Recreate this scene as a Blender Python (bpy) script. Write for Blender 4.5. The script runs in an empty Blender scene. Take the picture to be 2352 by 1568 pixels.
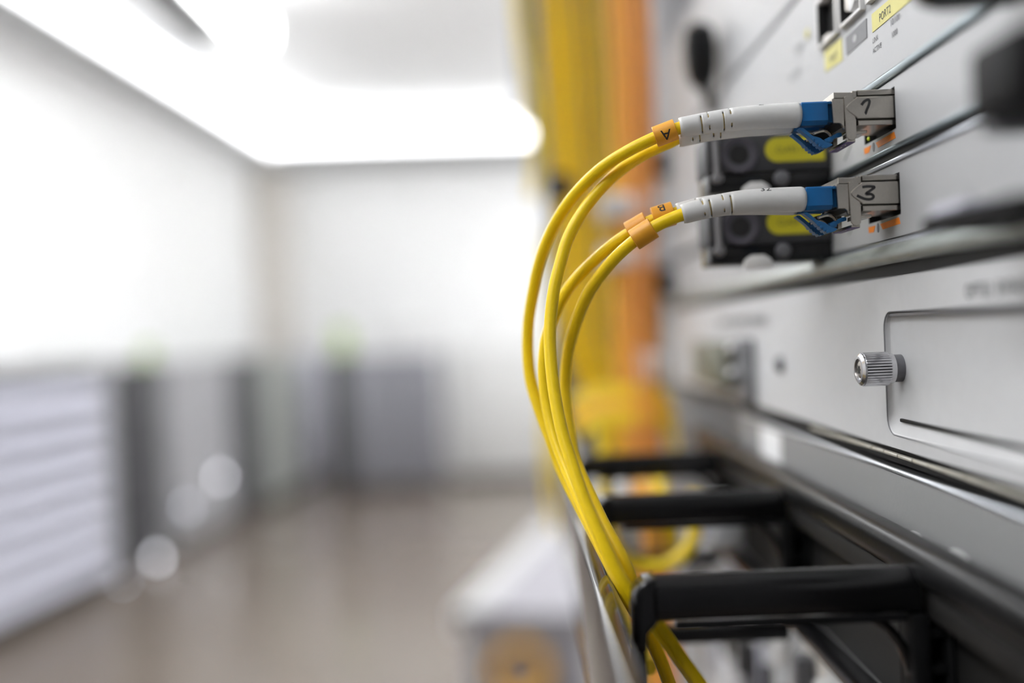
import bpy, bmesh, math, random
from mathutils import Vector, Matrix
random.seed(7)
C = bpy.context.scene.collection
PI = math.pi
# ------------------------------------------------------------------ camera geometry
# Working units are millimetres around the lens: X to the right (into the rack front), Y along the rack, Z up.
F, CX, CY = 2300.0, 1176.0, 784.0
CAM_H = 1450.0
roll = math.radians(2.4)
yw = Vector((19.0, 19.0, -F)).normalized()
z0 = Vector((-math.sin(roll), math.cos(roll), 0))
zw = (z0 - yw * z0.dot(yw)).normalized()
xw = yw.cross(zw)
R = Matrix((xw, yw, zw))
def ray(px, py): return R @ Vector((px - CX, CY - py, -F))
def at(px, py, Y):
    d = ray(px, py); return d * (Y / d.y)
def onX(px, py, X=86.8):
    d = ray(px, py); return d * (X / d.x)
def W(p): return Vector((p[0] * .001, p[1] * .001, (p[2] + CAM_H) * .001))
cam = bpy.data.cameras.new('camera'); co = bpy.data.objects.new('camera', cam); C.objects.link(co)
co.matrix_world = Matrix.Translation(W((0, 0, 0))) @ R.to_4x4()
cam.sensor_width = 36; cam.sensor_fit = 'HORIZONTAL'; cam.lens = 36 * F / 2352
cam.clip_start = .005; cam.clip_end = 100
cam.dof.use_dof = True; cam.dof.focus_distance = .2325; cam.dof.aperture_fstop = 3.35
cam.dof.aperture_blades = 0
S = bpy.context.scene
S.camera = co
S.view_settings.view_transform = 'Standard'; S.view_settings.look = 'None'
S.view_settings.exposure = 1.3; S.view_settings.gamma = 1.0; S.view_settings.use_curve_mapping = False
S.cycles.max_bounces = 7; S.cycles.diffuse_bounces = 4; S.cycles.glossy_bounces = 3
S.cycles.sample_clamp_indirect = 6; S.cycles.caustics_reflective = False; S.cycles.caustics_refractive = False
# ------------------------------------------------------------------ materials
def lin(c):
    c /= 255.0
    return c / 12.92 if c <= .04045 else ((c + .055) / 1.055) ** 2.4
def rgb(r, g, b): return (lin(r), lin(g), lin(b))
MATS = {}
def mat(name, col, rough=.5, metal=0.0, scale=400., amt=.06, bump=.0, coat=0.0, emit=0.0, spec=.5, stretch=None):
    m = bpy.data.materials.new(name); m.use_nodes = True
    nt = m.node_tree; b = nt.nodes['Principled BSDF']
    tc = nt.nodes.new('ShaderNodeTexCoord'); nz = nt.nodes.new('ShaderNodeTexNoise')
    nz.inputs['Scale'].default_value = scale; nz.inputs['Detail'].default_value = 4
    if stretch:
        mp = nt.nodes.new('ShaderNodeMapping'); mp.inputs['Scale'].default_value = stretch
        nt.links.new(tc.outputs['Object'], mp.inputs['Vector']); nt.links.new(mp.outputs['Vector'], nz.inputs['Vector'])
    else:
        nt.links.new(tc.outputs['Object'], nz.inputs['Vector'])
    mx = nt.nodes.new('ShaderNodeMix'); mx.data_type = 'RGBA'
    mx.inputs[6].default_value = (*[max(0, c * (1 - amt)) for c in col], 1)
    mx.inputs[7].default_value = (*[min(1, c * (1 + amt)) for c in col], 1)
    nt.links.new(nz.outputs['Fac'], mx.inputs[0]); nt.links.new(mx.outputs[2], b.inputs['Base Color'])
    b.inputs['Roughness'].default_value = rough; b.inputs['Metallic'].default_value = metal
    b.inputs['Coat Weight'].default_value = coat; b.inputs['Specular IOR Level'].default_value = spec
    if bump:
        bp = nt.nodes.new('ShaderNodeBump'); bp.inputs['Strength'].default_value = bump; bp.inputs['Distance'].default_value = .0003
        nt.links.new(nz.outputs['Fac'], bp.inputs['Height']); nt.links.new(bp.outputs['Normal'], b.inputs['Normal'])
    if emit:
        b.inputs['Emission Color'].default_value = (*col, 1); b.inputs['Emission Strength'].default_value = emit
    MATS[name] = m
    return m
M_panel = mat('light_grey_paint', (.40, .403, .41), .45, 0, 900, .03, .04)
M_panel2 = mat('pale_grey_paint', (.50, .502, .508), .45, 0, 300, .05, .03)
M_grey = mat('mid_grey_paint', (.185, .185, .187), .5, 0, 1200, .06, .08)
M_zinc = mat('zinc_plated_steel', (.20, .235, .25), .38, .9, 500, .22, .10, stretch=(1, .2, 1))
M_spring = mat('spring_strip_metal', (.62, .60, .53), .35, .6, 500, .1)
M_pipe = mat('dull_galvanised_tube', (.40, .43, .41), .42, .45, 500, .25, .12, stretch=(1, .25, 1))
M_zincl = mat('bright_zinc', (.60, .63, .68), .3, .85, 500, .1, .05)
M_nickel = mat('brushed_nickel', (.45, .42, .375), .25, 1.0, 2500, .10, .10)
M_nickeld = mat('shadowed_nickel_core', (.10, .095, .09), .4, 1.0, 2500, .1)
M_chrome = mat('turned_aluminium', (.66, .66, .68), .24, 1.0, 3000, .08)
M_blackin = mat('black_interior', (.006, .006, .006), .6)
M_yellow = mat('yellow_jacket', (.93, .645, .008), .36, 0, 700, .05, .02, spec=.3)
M_ydull = mat('yellow_old_jacket', (.95, .67, .012), .45, 0, 300, .10)
M_orange = mat('orange_jacket', (.95, .48, .07), .45, 0, 300, .10)
M_red = mat('salmon_jacket', (.88, .36, .09), .45, 0, 300, .1)
M_clip = mat('amber_clip_plastic', (.83, .37, .02), .42, 0, 900, .05, .02)
M_white = mat('white_boot_plastic', (.66, .655, .64), .42, 0, 900, .03, .02)
M_liner = mat('cream_yellow_liner', (.90, .70, .30), .5, 0, 900, .05)
M_blue = mat('blue_connector_plastic', (.003, .118, .34), .38, 0, 900, .07, .03)
M_blued = mat('blue_latch_plastic', (.012, .115, .30), .36, 0, 900, .07, .03)
M_ink = mat('black_ink', (.018, .018, .02), .55)
M_inkg = mat('grey_ink', (.07, .07, .08), .6)
M_purple = mat('purple_paint', (.06, .012, .17), .45, 0, 800, .3)
M_oranget = mat('orange_print', (.80, .22, .015), .5)
M_labely = mat('yellow_label', (.56, .51, .14), .5, 0, 600, .05)
M_laser = mat('laser_yellow_label', (.58, .51, .02), .5, 0, 600, .05)
M_labelg = mat('grey_label', (.12, .12, .13), .5, 0, 600, .05)
M_black = mat('black_plastic', (.0045, .0045, .005), .20, 0, 900, .25, .06, spec=.45)
M_blackm = mat('matt_black_plastic', (.008, .008, .0085), .6, 0, 900, .2, .1, spec=.12)
M_gloss = mat('glossy_black_cover', (.016, .013, .011), .09, 0, 900, .2, 0, .3)
M_dmod = mat('charcoal_module_plastic', (.038, .038, .042), .5, 0, 900, .15, .1)
M_dback = mat('dark_back_plate', (.016, .0155, .015), .55, 0, 900, .1, spec=.2)
M_rib = mat('grey_rib', (.20, .195, .205), .45, 0, 900, .1)
M_rail = mat('black_rail_plastic', (.008, .008, .0085), .30, 0, 900, .25, .08, spec=.12)
M_collar = mat('violet_black_collar', (.07, .065, .08), .4, 0, 900, .1)
M_dgrey = mat('dark_grey_plastic', (.13, .13, .14), .45, 0, 900, .1)
M_led = mat('green_yellow_led', (.55, .65, .02), .4, emit=.12)
M_khaki = mat('khaki_metal', (.13, .13, .095), .45, .1, 500, .1)
M_sticker = mat('white_sticker', (.80, .80, .80), .5, 0, 600, .03)
M_labelo = mat('light_grey_print', (.32, .32, .33), .5)
M_pad = mat('pale_pad', (.5, .5, .5), .5, 0, 600, .03)
M_post = mat('rack_post_grey', (.50, .51, .53), .45, .1, 300, .06)
M_finger = mat('pale_guide_plastic', (.76, .75, .74), .5, 0, 300, .05)
# room
M_wall = mat('white_wall_paint', (.93, .93, .925), .75, 0, 3, .02)
M_ceil = mat('ceiling_paint', (.90, .90, .90), .8, 0, 3, .02)
M_soffit = mat('white_soffit_paint', (.86, .86, .87), .6, 0, 3, .02)
M_beige = mat('beige_paint', (.74, .70, .65), .7, 0, 3, .03)
M_floor = mat('brown_grey_linoleum', (.185, .152, .127), .17, 0, 2.2, .14)
M_cab = mat('light_cabinet_paint', (.40, .40, .42), .45, 0, 4, .04)
M_cabl = mat('lavender_slat_paint', (.56, .56, .65), .45, 0, 4, .04)
M_cabd = mat('dark_cabinet_paint', (.085, .085, .092), .5, 0, 4, .1)
M_cabm = mat('mid_cabinet_paint', (.27, .27, .30), .45, 0, 4, .06)
M_cabg = mat('greenish_cabinet_paint', (.42, .44, .42), .45, 0, 4, .06)
M_cabp = mat('pale_cabinet_paint', (.70, .70, .69), .5, 0, 4, .03)
M_lowb = mat('lavender_low_cabinet', (.29, .28, .305), .5, 0, 4, .05)
M_lowt = mat('edge_highlight_grey', (.48, .48, .475), .45, 0, 4, .04)
M_amber = mat('amber_jacket', (.75, .42, .05), .5, 0, 30, .1)
M_tan = mat('dark_plinth', (.06, .05, .04), .6, 0, 4, .1)
M_green = mat('pale_green_card', (.42, .62, .10), .6, 0, 30, .1)
M_lamp = mat('glowing_diffuser', (.97, .985, 1.), .5, emit=8.0)
M_stripb = mat('strip_housing_shade_grey', (.22, .22, .22), .6, 0, 10, .05)
M_back = mat('dark_unseen_wall', (.16, .16, .165), .7, 0, 3, .04)
M_strip = mat('glowing_strip_diffuser', (.97, .985, 1.), .5, emit=2.8)
M_lampb = mat('lamp_housing_grey', (.22, .22, .22), .5, 0, 10, .05)
M_glow = mat('bright_highlight_glow', (.92, .92, 1.), .4, emit=2.6)
M_glowd = mat('dim_highlight_glow', (.85, .87, 1.), .4, emit=1.0)
# ------------------------------------------------------------------ mesh helpers
ROOT = {}
class MB:
    """collects shapes (mm, camera-centred) and links them as one mesh object"""
    def __init__(s): s.bm = bmesh.new()
    def box(s, x0, x1, y0, y1, z0, z1, bev=0, seg=2, rot=None):
        r = bmesh.ops.create_cube(s.bm, size=1)
        vs = r['verts']; cx, cy, cz = (x0 + x1) / 2, (y0 + y1) / 2, (z0 + z1) / 2
        for v in vs:
            v.co = Vector((cx + v.co.x * (x1 - x0), cy + v.co.y * (y1 - y0), cz + v.co.z * (z1 - z0)))
            if rot:
                a, (ox, oy) = rot; dx, dy = v.co.x - ox, v.co.y - oy
                v.co.x = ox + dx * math.cos(a) - dy * math.sin(a); v.co.y = oy + dx * math.sin(a) + dy * math.cos(a)
        if bev:
            es = list({e for v in vs for e in v.link_edges})
            bmesh.ops.bevel(s.bm, geom=es, offset=bev, segments=seg, affect='EDGES', profile=.5)
        return s
    def prism(s, poly, axis, lo, hi, bev=0, seg=2):
        """poly in the two other axes: axis 'y' -> (x,z), 'x' -> (y,z), 'z' -> (x,y)"""
        def mk(p, h): return {'y': (p[0], h, p[1]), 'x': (h, p[0], p[1]), 'z': (p[0], p[1], h)}[axis]
        a = [s.bm.verts.new(mk(p, lo)) for p in poly]; b = [s.bm.verts.new(mk(p, hi)) for p in poly]
        n = len(poly); fs = [s.bm.faces.new(a), s.bm.faces.new(list(reversed(b)))]
        for i in range(n): fs.append(s.bm.faces.new((a[i], b[i], b[(i + 1) % n], a[(i + 1) % n])))
        bmesh.ops.recalc_face_normals(s.bm, faces=fs)
        if bev:
            es = list({e for f in fs[:2] for e in f.edges})
            bmesh.ops.bevel(s.bm, geom=es, offset=bev, segments=seg, affect='EDGES', profile=.5)
        return s
    def tube(s, pts, rad, n=16, cap=True, ref=(0, -1, 0), skip=None, sq=(1, 1)):
        pts = [Vector(p) for p in pts]; L = len(pts)
        rads = rad if isinstance(rad, (list, tuple)) else [rad] * L
        N = Vector(ref); rings = []
        if abs((pts[1] - pts[0]).normalized().dot(N)) > .95: N = Vector((-1, 0, .3))
        for i, p in enumerate(pts):
            t = (pts[min(i + 1, L - 1)] - pts[max(i - 1, 0)]).normalized()
            N = (N - t * N.dot(t)).normalized(); B = N.cross(t)
            rings.append([s.bm.verts.new(p + (N * math.cos(2 * PI * k / n) * sq[0] + B * math.sin(2 * PI * k / n) * sq[1]) * rads[i]) for k in range(n)])
        fs = []
        for i in range(L - 1):
            for k in range(n):
                if skip and skip(i, (k + .5) / n * 360): continue
                fs.append(s.bm.faces.new((rings[i][k], rings[i][(k + 1) % n], rings[i + 1][(k + 1) % n], rings[i + 1][k])))
        if cap:
            fs.append(s.bm.faces.new(list(reversed(rings[0])))); fs.append(s.bm.faces.new(rings[-1]))
        bmesh.ops.recalc_face_normals(s.bm, faces=fs)
        return s
    def lathe(s, o, ax, prof, n=32, ribs=0, ribd=0, ref=(0, 0, 1)):
        """prof: (distance along ax, radius) ; ribs make a knurl"""
        o = Vector(o); ax = Vector(ax).normalized(); N = Vector(ref); N = (N - ax * N.dot(ax)).normalized(); B = ax.cross(N)
        rings = []
        for d, r in prof:
            ring = []
            for k in range(n):
                a = 2 * PI * k / n; rr = r
                if ribs and r > 0: rr = r - ribd * max(0, math.cos(a * ribs)) ** 3
                ring.append(s.bm.verts.new(o + ax * d + (N * math.cos(a) + B * math.sin(a)) * max(rr, 1e-4)))
            rings.append(ring)
        fs = []
        for i in range(len(prof) - 1):
            for k in range(n): fs.append(s.bm.faces.new((rings[i][k], rings[i][(k + 1) % n], rings[i + 1][(k + 1) % n], rings[i + 1][k])))
        fs.append(s.bm.faces.new(rings[0])); fs.append(s.bm.faces.new(rings[-1]))
        bmesh.ops.recalc_face_normals(s.bm, faces=fs)
        return s
    def plate(s, x0, x1, y0, y1, z0, z1, holes, bev=0):
        """faceplate in the Y-Z plane with rectangular holes (ya,yb,za,zb)"""
        y = y0
        for ya, yb, za, zb in sorted(holes):
            if ya > y: s.box(x0, x1, y, ya, z0, z1)
            if za > z0: s.box(x0, x1, ya, yb, z0, za)
            if zb < z1: s.box(x0, x1, ya, yb, zb, z1)
            y = yb
        s.box(x0, x1, y, y1, z0, z1)
        return s
    def quad(s, pts, push=(0, 0, 0)):
        f = s.bm.faces.new([s.bm.verts.new(Vector(p) + Vector(push)) for p in pts]); return s
    def slab(s, pts, push):
        a = [s.bm.verts.new(Vector(p)) for p in pts]; b = [s.bm.verts.new(Vector(p) + Vector(push)) for p in pts]; n = len(pts)
        fs = [s.bm.faces.new(a), s.bm.faces.new(list(reversed(b)))]
        for i in range(n): fs.append(s.bm.faces.new((a[i], b[i], b[(i + 1) % n], a[(i + 1) % n])))
        bmesh.ops.recalc_face_normals(s.bm, faces=fs); return s
    def ribbon(s, pts, w, Y):
        """marker stroke lying on a plane facing the lens (constant Y)"""
        pts = catmull([Vector((p[0], p[1], 0)) for p in pts], 6); rows = []
        for i, p in enumerate(pts):
            t = (pts[min(i + 1, len(pts) - 1)] - pts[max(i - 1, 0)]).normalized(); nn = Vector((-t.y, t.x, 0)) * (w / 2)
            rows.append([s.bm.verts.new((q.x, Y, q.y)) for q in (p + nn, p - nn)])
        for a, b in zip(rows, rows[1:]): s.bm.faces.new((a[0], a[1], b[1], b[0]))
        return s
    def build(s, name, m, parent=None, loc=None, smooth=True, ang=35):
        """loc: base point in mm for a thing that is one mesh"""
        if parent is not None:
            r = parent
            while r.parent is not None: r = r.parent
            off = ROOT[r.name]
        elif loc is not None: off = W(loc)
        else:
            cs = [v.co for v in s.bm.verts]
            off = W(((min(c.x for c in cs) + max(c.x for c in cs)) / 2, (min(c.y for c in cs) + max(c.y for c in cs)) / 2, min(c.z for c in cs)))
        for v in s.bm.verts: v.co = W(v.co) - off
        me = bpy.data.meshes.new(name); s.bm.to_mesh(me); s.bm.free()
        me.materials.append(m)
        if smooth:
            for p in me.polygons: p.use_smooth = True
            try: me.set_sharp_from_angle(angle=math.radians(ang))
            except Exception: pass
        o = bpy.data.objects.new(name, me); C.objects.link(o)
        if parent is not None: o.parent = parent
        else:
            o.location = off; ROOT[o.name] = off
        return o
def catmull(pts, k=8):
    pts = [Vector(p) for p in pts]; out = []
    for i in range(len(pts) - 1):
        p0, p1, p2, p3 = pts[max(i - 1, 0)], pts[i], pts[i + 1], pts[min(i + 2, len(pts) - 1)]
        for j in range(k):
            t = j / k
            out.append(.5 * ((2 * p1) + (p2 - p0) * t + (2 * p0 - 5 * p1 + 4 * p2 - p3) * t * t + (3 * p1 - p0 - 3 * p2 + p3) * t ** 3))
    out.append(pts[-1]); return out
def thing(name, label, cat, loc, group=None):
    o = bpy.data.objects.new(name, None); C.objects.link(o); o.empty_display_size = .01
    o.location = W(loc); ROOT[o.name] = W(loc); o['label'] = label; o['category'] = cat
    if group: o['group'] = group
    return o
def tag(o, label, cat, group=None):
    o['label'] = label; o['category'] = cat
    if group: o['group'] = group
    return o
def struct(o): o['kind'] = 'structure'; return o
def text_mesh(txt, size, bold=0.0):
    """glyph outlines as a flat mesh in mm, centred on x, baseline 0: list of verts and faces"""
    cu = bpy.data.curves.new('txt', 'FONT'); cu.body = txt; cu.size = size; cu.align_x = 'CENTER'; cu.offset = bold; cu.resolution_u = 3
    ob = bpy.data.objects.new('txt', cu); C.objects.link(ob)
    dg = bpy.context.evaluated_depsgraph_get(); dg.update()
    me = bpy.data.meshes.new_from_object(ob.evaluated_get(dg))
    vs = [v.co.copy() for v in me.vertices]; fs = [list(p.vertices) for p in me.polygons]
    bpy.data.objects.remove(ob); bpy.data.curves.remove(cu); bpy.data.meshes.remove(me)
    return vs, fs
def lettering(txt, size, fn, m, parent, name='lettering', squeeze=1.0, fine=False):
    vs, fs = text_mesh(txt, size, size * .006 if fine else 0.0); b = MB()
    if fine:
        t = bmesh.new(); tv = [t.verts.new(v) for v in vs]
        for f in fs:
            try: t.faces.new([tv[i] for i in f])
            except ValueError: pass
        bmesh.ops.triangulate(t, faces=t.faces[:])
        bmesh.ops.subdivide_edges(t, edges=t.edges[:], cuts=2, use_grid_fill=True)
        t.verts.index_update(); vs = [v.co.copy() for v in t.verts]; fs = [[v.index for v in f.verts] for f in t.faces]; t.free()
    bv = [b.bm.verts.new(fn(v.x * squeeze, v.y)) for v in vs]
    for f in fs:
        try: b.bm.faces.new([bv[i] for i in f])
        except ValueError: pass
    return b.build(name, m, parent, smooth=False)
def copy_tree(o, parent=None, shift=None):
    c = o.copy(); C.objects.link(c)
    if parent is not None: c.parent = parent
    if shift is not None:
        c.location = o.location + Vector(shift) * .001; ROOT[c.name] = c.location.copy()
    for ch in list(o.children): copy_tree(ch, c)
    return c
def rrect(y0, y1, z0, z1, r, k=6):
    pts = []
    for cy, cz, a0 in ((y1 - r, z1 - r, 0), (y0 + r, z1 - r, 90), (y0 + r, z0 + r, 180), (y1 - r, z0 + r, 270)):
        for j in range(k + 1):
            a = math.radians(a0 + 90 * j / k); pts.append((cy + r * math.cos(a), cz + r * math.sin(a)))
    return pts
XP = 86.8
# ================================================================== ROOM
WL0, WL1 = Vector((-3620, -2500, 0)), Vector((-2900, 11350, 0))      # left wall line, converges slightly with the rack row
WF1 = Vector((2600, 11750, 0))
FL, CE = -CAM_H, 2520
d = (WL1 - WL0).normalized()
b = MB(); b.slab([(-3800, -2600, FL), (2700, -2600, FL), (2700, 12000, FL), (-3800, 12000, FL)], (0, 0, -100)); struct(b.build('floor', M_floor, smooth=False))
b = MB(); b.slab([(-3800, -2600, CE), (2700, -2600, CE), (2700, 12000, CE), (-3800, 12000, CE)], (0, 0, 100)); struct(b.build('ceiling', M_ceil, smooth=False))
b = MB(); b.slab([(WL0.x, WL0.y, FL), (WL1.x, WL1.y, FL), (WL1.x, WL1.y, CE), (WL0.x, WL0.y, CE)], (-100, 0, 0)); struct(b.build('wall_left', M_wall, smooth=False))
b = MB(); b.slab([(WL1.x, WL1.y, FL), (WF1.x, WF1.y, FL), (WF1.x, WF1.y, CE), (WL1.x, WL1.y, CE)], (0, 100, 0)); struct(b.build('wall_far', M_wall, smooth=False))
b = MB(); b.box(2600, 2700, -2500, 11800, FL, CE); struct(b.build('wall_right', M_wall, smooth=False))
b = MB(); b.box(-3700, 2600, -2600, -2500, FL, CE); struct(b.build('wall_behind', M_back, smooth=False))  # unseen wall, kept dark so metal and black plastic reflect less light
SB, ST = 1950, 2480     # soffit band below the ceiling
n = Vector((d.y, -d.x, 0))
def along(t, off=0): return WL0 + d * t + n * off
p = [along(0, 0), along(13860, 0), along(13860, 240), along(0, 240)]
b = MB(); b.slab([(q.x, q.y, SB) for q in p], (0, 0, ST - SB)); struct(b.build('trim_1', M_soffit, smooth=False))
fd = (WF1 - WL1).normalized(); fn = Vector((fd.y, -fd.x, 0))
p = [WL1 + fd * 245, WF1, WF1 + fn * 240, WL1 + fd * 245 + fn * 240]
b = MB(); b.slab([(q.x, q.y, SB) for q in p], (0, 0, ST - SB)); struct(b.build('trim_2', M_soffit, smooth=False))
b = MB(); q = WL1 + Vector((20, -20, 0)); b.box(q.x - 40, q.x + 330, q.y - 260, q.y + 20, FL, SB - 2, 20); struct(b.build('trim_3', M_beige))
# --- ceiling luminaires: grey housing wing + glowing diffuser
def luminaire(x0, y0, y1, z, label):
    x1 = x0 + 560
    t = thing('ceiling_luminaire', label, 'lamp', ((x0 + x1) / 2, y0, z), 'linear ceiling luminaires')
    MB().prism([(x0, z + 20), (x0 + 40, z), (x0 + 340, z), (x0 + 385, z + 40), (x0 + 385, z + 170), (x0, z + 170)], 'y', y0, y1, 4).build('housing', M_lampb, t)
    MB().prism([(x0 + 390, z + 10), (x1 - 20, z + 10), (x1, z + 60), (x1, z + 168), (x0 + 390, z + 168)], 'y', y0 + 10, y1 - 10, 8).build('diffuser', M_lamp, t)
    for k in (.12, .88):
        yy = y0 + (y1 - y0) * k
        MB().tube([(x0 + 200, yy, z + 170), (x0 + 200, yy, CE)], 8, 8).build('hanger', M_lampb, t)
    return t
e = at(440, 105, 6900)
luminaire(e.x - 20, 3700, 6900, e.z - 30, 'long glowing ceiling luminaire ending in view at the upper left')
luminaire(e.x - 20, 300, 3500, e.z - 30, 'long glowing ceiling luminaire over the aisle beside the lens')
for x_, y_, lab in ((900, 2300, 'added unseen ceiling luminaire behind the racks, nearer one'), (900, 6400, 'added unseen ceiling luminaire behind the racks, middle one'), (1500, 8600, 'added unseen ceiling luminaire near the far right corner of the room')):
    luminaire(x_, y_, y_ + 2600, 1850, lab)  # out-of-view luminaires added to brighten the walls and ceiling
luminaire(e.x - 20, -2300, 100, e.z - 30, 'short glowing ceiling luminaire over the aisle behind the lens')
# glowing light strips on the soffit faces
def strip(a, b_, nrm, label, z0_, zm, z1_):
    c_ = (a + b_) / 2; i_ = (b_ - a).normalized() * 12; k_ = nrm * 27
    t = thing('wall_light_strip', label, 'lamp', (c_.x, c_.y, SB + z0_), 'light strips along the soffit')
    def wall_slab(p_, q_, lo, hi, th, m, name):
        MB().slab([(p_.x, p_.y, SB + lo), (q_.x, q_.y, SB + lo), (q_.x, q_.y, SB + hi), (p_.x, p_.y, SB + hi)], tuple(nrm * th)).build(name, m, t, smooth=False)
    wall_slab(a, b_, z0_, z1_, 26, M_stripb, 'housing')
    wall_slab(a + k_, b_ + k_, z0_, zm - 8, 60, M_stripb, 'lower_rail')  # grey rail painted as the shaded underside of the soffit
    wall_slab(a + i_ + k_, b_ - i_ + k_, zm, z1_ - 10, 26, M_strip, 'diffuser')
strip(along(300, 241), along(13590, 241), n, 'long glowing light strip on the soffit along the left wall', 0, 160, 430)
q0_, q1_ = WL1 + fd * 275 + fn * 241, WL1 + fd * 5200 + fn * 241
strip(q0_, q1_, fn, 'glowing light strip on the soffit of the far wall', 0, 230, 460)
# --- low cabinets along the left wall
FA, FB = Vector((-2712, 5063, 0)), Vector((-2290, 9198, 0)); fdir = (FB - FA).normalized(); fnl = Vector((-fdir.y, fdir.x, 0))
def front_t(px):
    r = ray(px, 1000); k = r.x / r.y      # ray x = k*y ; FA.x + t*dx = k*(FA.y + t*dy)
    return (k * FA.y - FA.x) / (fdir.x - k * fdir.y)
def cab_pts(t0, t1, dep): 
    a, c = FA + fdir * t0, FA + fdir * t1
    return [a, c, c + fnl * dep, a + fnl * dep]
def cabinet(px0, px1, top, m, label, dep=470, kick=True, door=True):
    t0, t1 = front_t(px0), front_t(px1)
    P = cab_pts(t0 + 8, t1 - 8, dep); ctr = (P[0] + P[1] + P[2] + P[3]) / 4
    t = thing('equipment_cabinet', label, 'cabinet', (ctr.x, ctr.y, FL), 'low cabinets along the left wall')
    MB().slab([(q.x, q.y, FL + 60) for q in P], (0, 0, top - FL - 60)).build('body', m, t, smooth=False)
    K = cab_pts(t0 + 20, t1 - 20, dep - 10); K[0] -= fnl * -25; K[1] -= fnl * -25
    MB().slab([(q.x, q.y, FL) for q in K], (0, 0, 58)).build('plinth', M_tan, t, smooth=False)
    if door:
        D = [FA + fdir * (t0 + 25), FA + fdir * (t1 - 25)]
        MB().slab([(D[0].x, D[0].y, FL + 90), (D[1].x, D[1].y, FL + 90), (D[1].x, D[1].y, top - 40), (D[0].x, D[0].y, top - 40)], tuple(-fnl * 14)).build('door', m, t, smooth=False)
        h = FA + fdir * (t0 + (t1 - t0) * .85) - fnl * 20
        MB().tube([(h.x, h.y, -520), (h.x, h.y, -380)], 9, 10).build('handle', M_chrome, t)
    return t
c1 = cabinet(-140, 255, -95, M_cabd, 'louvered light grey cabinet at the left edge, nearest of the low cabinets', door=False)
t0, t1 = front_t(-135), front_t(222)
for k in range(8):
    zz = -1330 + k * 148
    A, Bq = FA + fdir * (t0 + 20), FA + fdir * t1
    o1 = -fnl * 12; o2 = -fnl * 70
    MB().slab([(A + o1)[:2] + (zz + 96,), (Bq + o1)[:2] + (zz + 96,), (Bq + o2)[:2] + (zz,), (A + o2)[:2] + (zz,)] if False else
              [((A + o1).x, (A + o1).y, zz + 92), ((Bq + o1).x, (Bq + o1).y, zz + 92), ((Bq + o2).x, (Bq + o2).y, zz), ((A + o2).x, (A + o2).y, zz)], (0, 0, 14)).build('slat', M_cabl, c1, smooth=False)
A, Bq = FA + fdir * front_t(224), FA + fdir * (front_t(253) - 8)
MB().slab([(q_.x, q_.y, FL + 61) for q_ in (A - fnl * .5, Bq - fnl * .5, Bq - fnl * 30, A - fnl * 30)], (0, 0, 1290)).build('end_panel', M_cab, c1, smooth=False)
A = FA + fdir * (front_t(-140) + 8)
MB().slab([(q_.x, q_.y, -94) for q_ in (A - fnl * 40, Bq - fnl * 40, Bq + fnl * 460, A + fnl * 460)], (0, 0, 24)).build('top_panel', M_cab, c1, smooth=False)
cabinet(292, 378, -100, M_cabd, 'narrow dark grey cabinet beside the louvered cabinet')
cabinet(380, 532, -110, M_cab, 'light grey cabinet between the two dark narrow cabinets')
cabinet(534, 602, -110, M_cabd, 'narrow dark cabinet in the middle of the left row', dep=500)
cabinet(604, 690, -120, M_cabg, 'greenish grey cabinet right of the middle dark cabinet', dep=440)
cabinet(692, 748, -120, M_cabl, 'pale lavender cabinet at the far end of the left row', dep=400)
def far_cab(px0, px1, Y, top, m, label, dep=520):
    a, c = at(px0, 1000, Y), at(px1, 1000, Y)
    t = thing('equipment_cabinet', label, 'cabinet', ((a.x + c.x) / 2, Y + dep / 2, FL), 'cabinets in front of the far wall')
    MB().box(a.x + 5, c.x - 5, Y, Y + dep, FL + 70, top, 8).build('body', m, t)
    MB().box(a.x + 25, c.x - 25, Y + 30, Y + dep - 5, FL, FL + 68).build('plinth', M_tan, t, smooth=False)
    MB().box(a.x + 30, c.x - 30, Y - 16, Y - 1, FL + 110, top - 40, 5).build('door', m, t)
    h = c.x - 70
    MB().tube([(h, Y - 30, -560), (h, Y - 30, -400)], 10, 10).build('handle', M_chrome, t)
    return t
far_cab(752, 800, 9500, -150, M_cabd, 'narrow dark cabinet in the far corner of the room')
far_cab(802, 925, 9500, -160, M_cabm, 'mid grey cabinet under the white box at the far wall')
far_cab(927, 1012, 9520, -160, M_cabm, 'bluish grey cabinet right of the mid grey cabinet at the far wall')
far_cab(1030, 1300, 9900, -120, M_cabp, 'wide pale cabinet at the far wall behind the hanging yellow cables')
# things on the cabinets
a, c = at(862, 800, 9620), at(1018, 800, 9620)
t = thing('storage_box', 'white box lying on the grey cabinets at the far wall', 'box', ((a.x + c.x) / 2, 9760, -160))
MB().box(a.x, c.x, 9620, 9900, -158, 110, 12).build('body', M_sticker, t)
MB().box(a.x - 8, c.x + 8, 9612, 9908, 60, 130, 12).build('lid', M_sticker, t)
g = at(782, 780, 9560)
t = thing('document_holder', 'pale green file holder standing on the far corner cabinet', 'file holder', (g.x, 9600, -150))
MB().box(g.x - 55, g.x + 55, 9540, 9800, -148, 120, 6).build('body', M_green, t)
MB().box(g.x - 30, g.x + 30, 9534, 9539, -80, 0, 1).build('spine_label', M_sticker, t)
g = FA + fdir * front_t(385) + fnl * 120
t = thing('document_holder', 'small green file holder on the light grey cabinet in the left row', 'file holder', (g.x, g.y, -110))
MB().box(g.x - 30, g.x + 30, g.y - 70, g.y + 70, -108, 20, 5).build('body', M_green, t)
MB().box(g.x + 30.5, g.x + 33, g.y - 40, g.y + 40, -80, -20, 1).build('spine_label', M_sticker, t)
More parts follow.
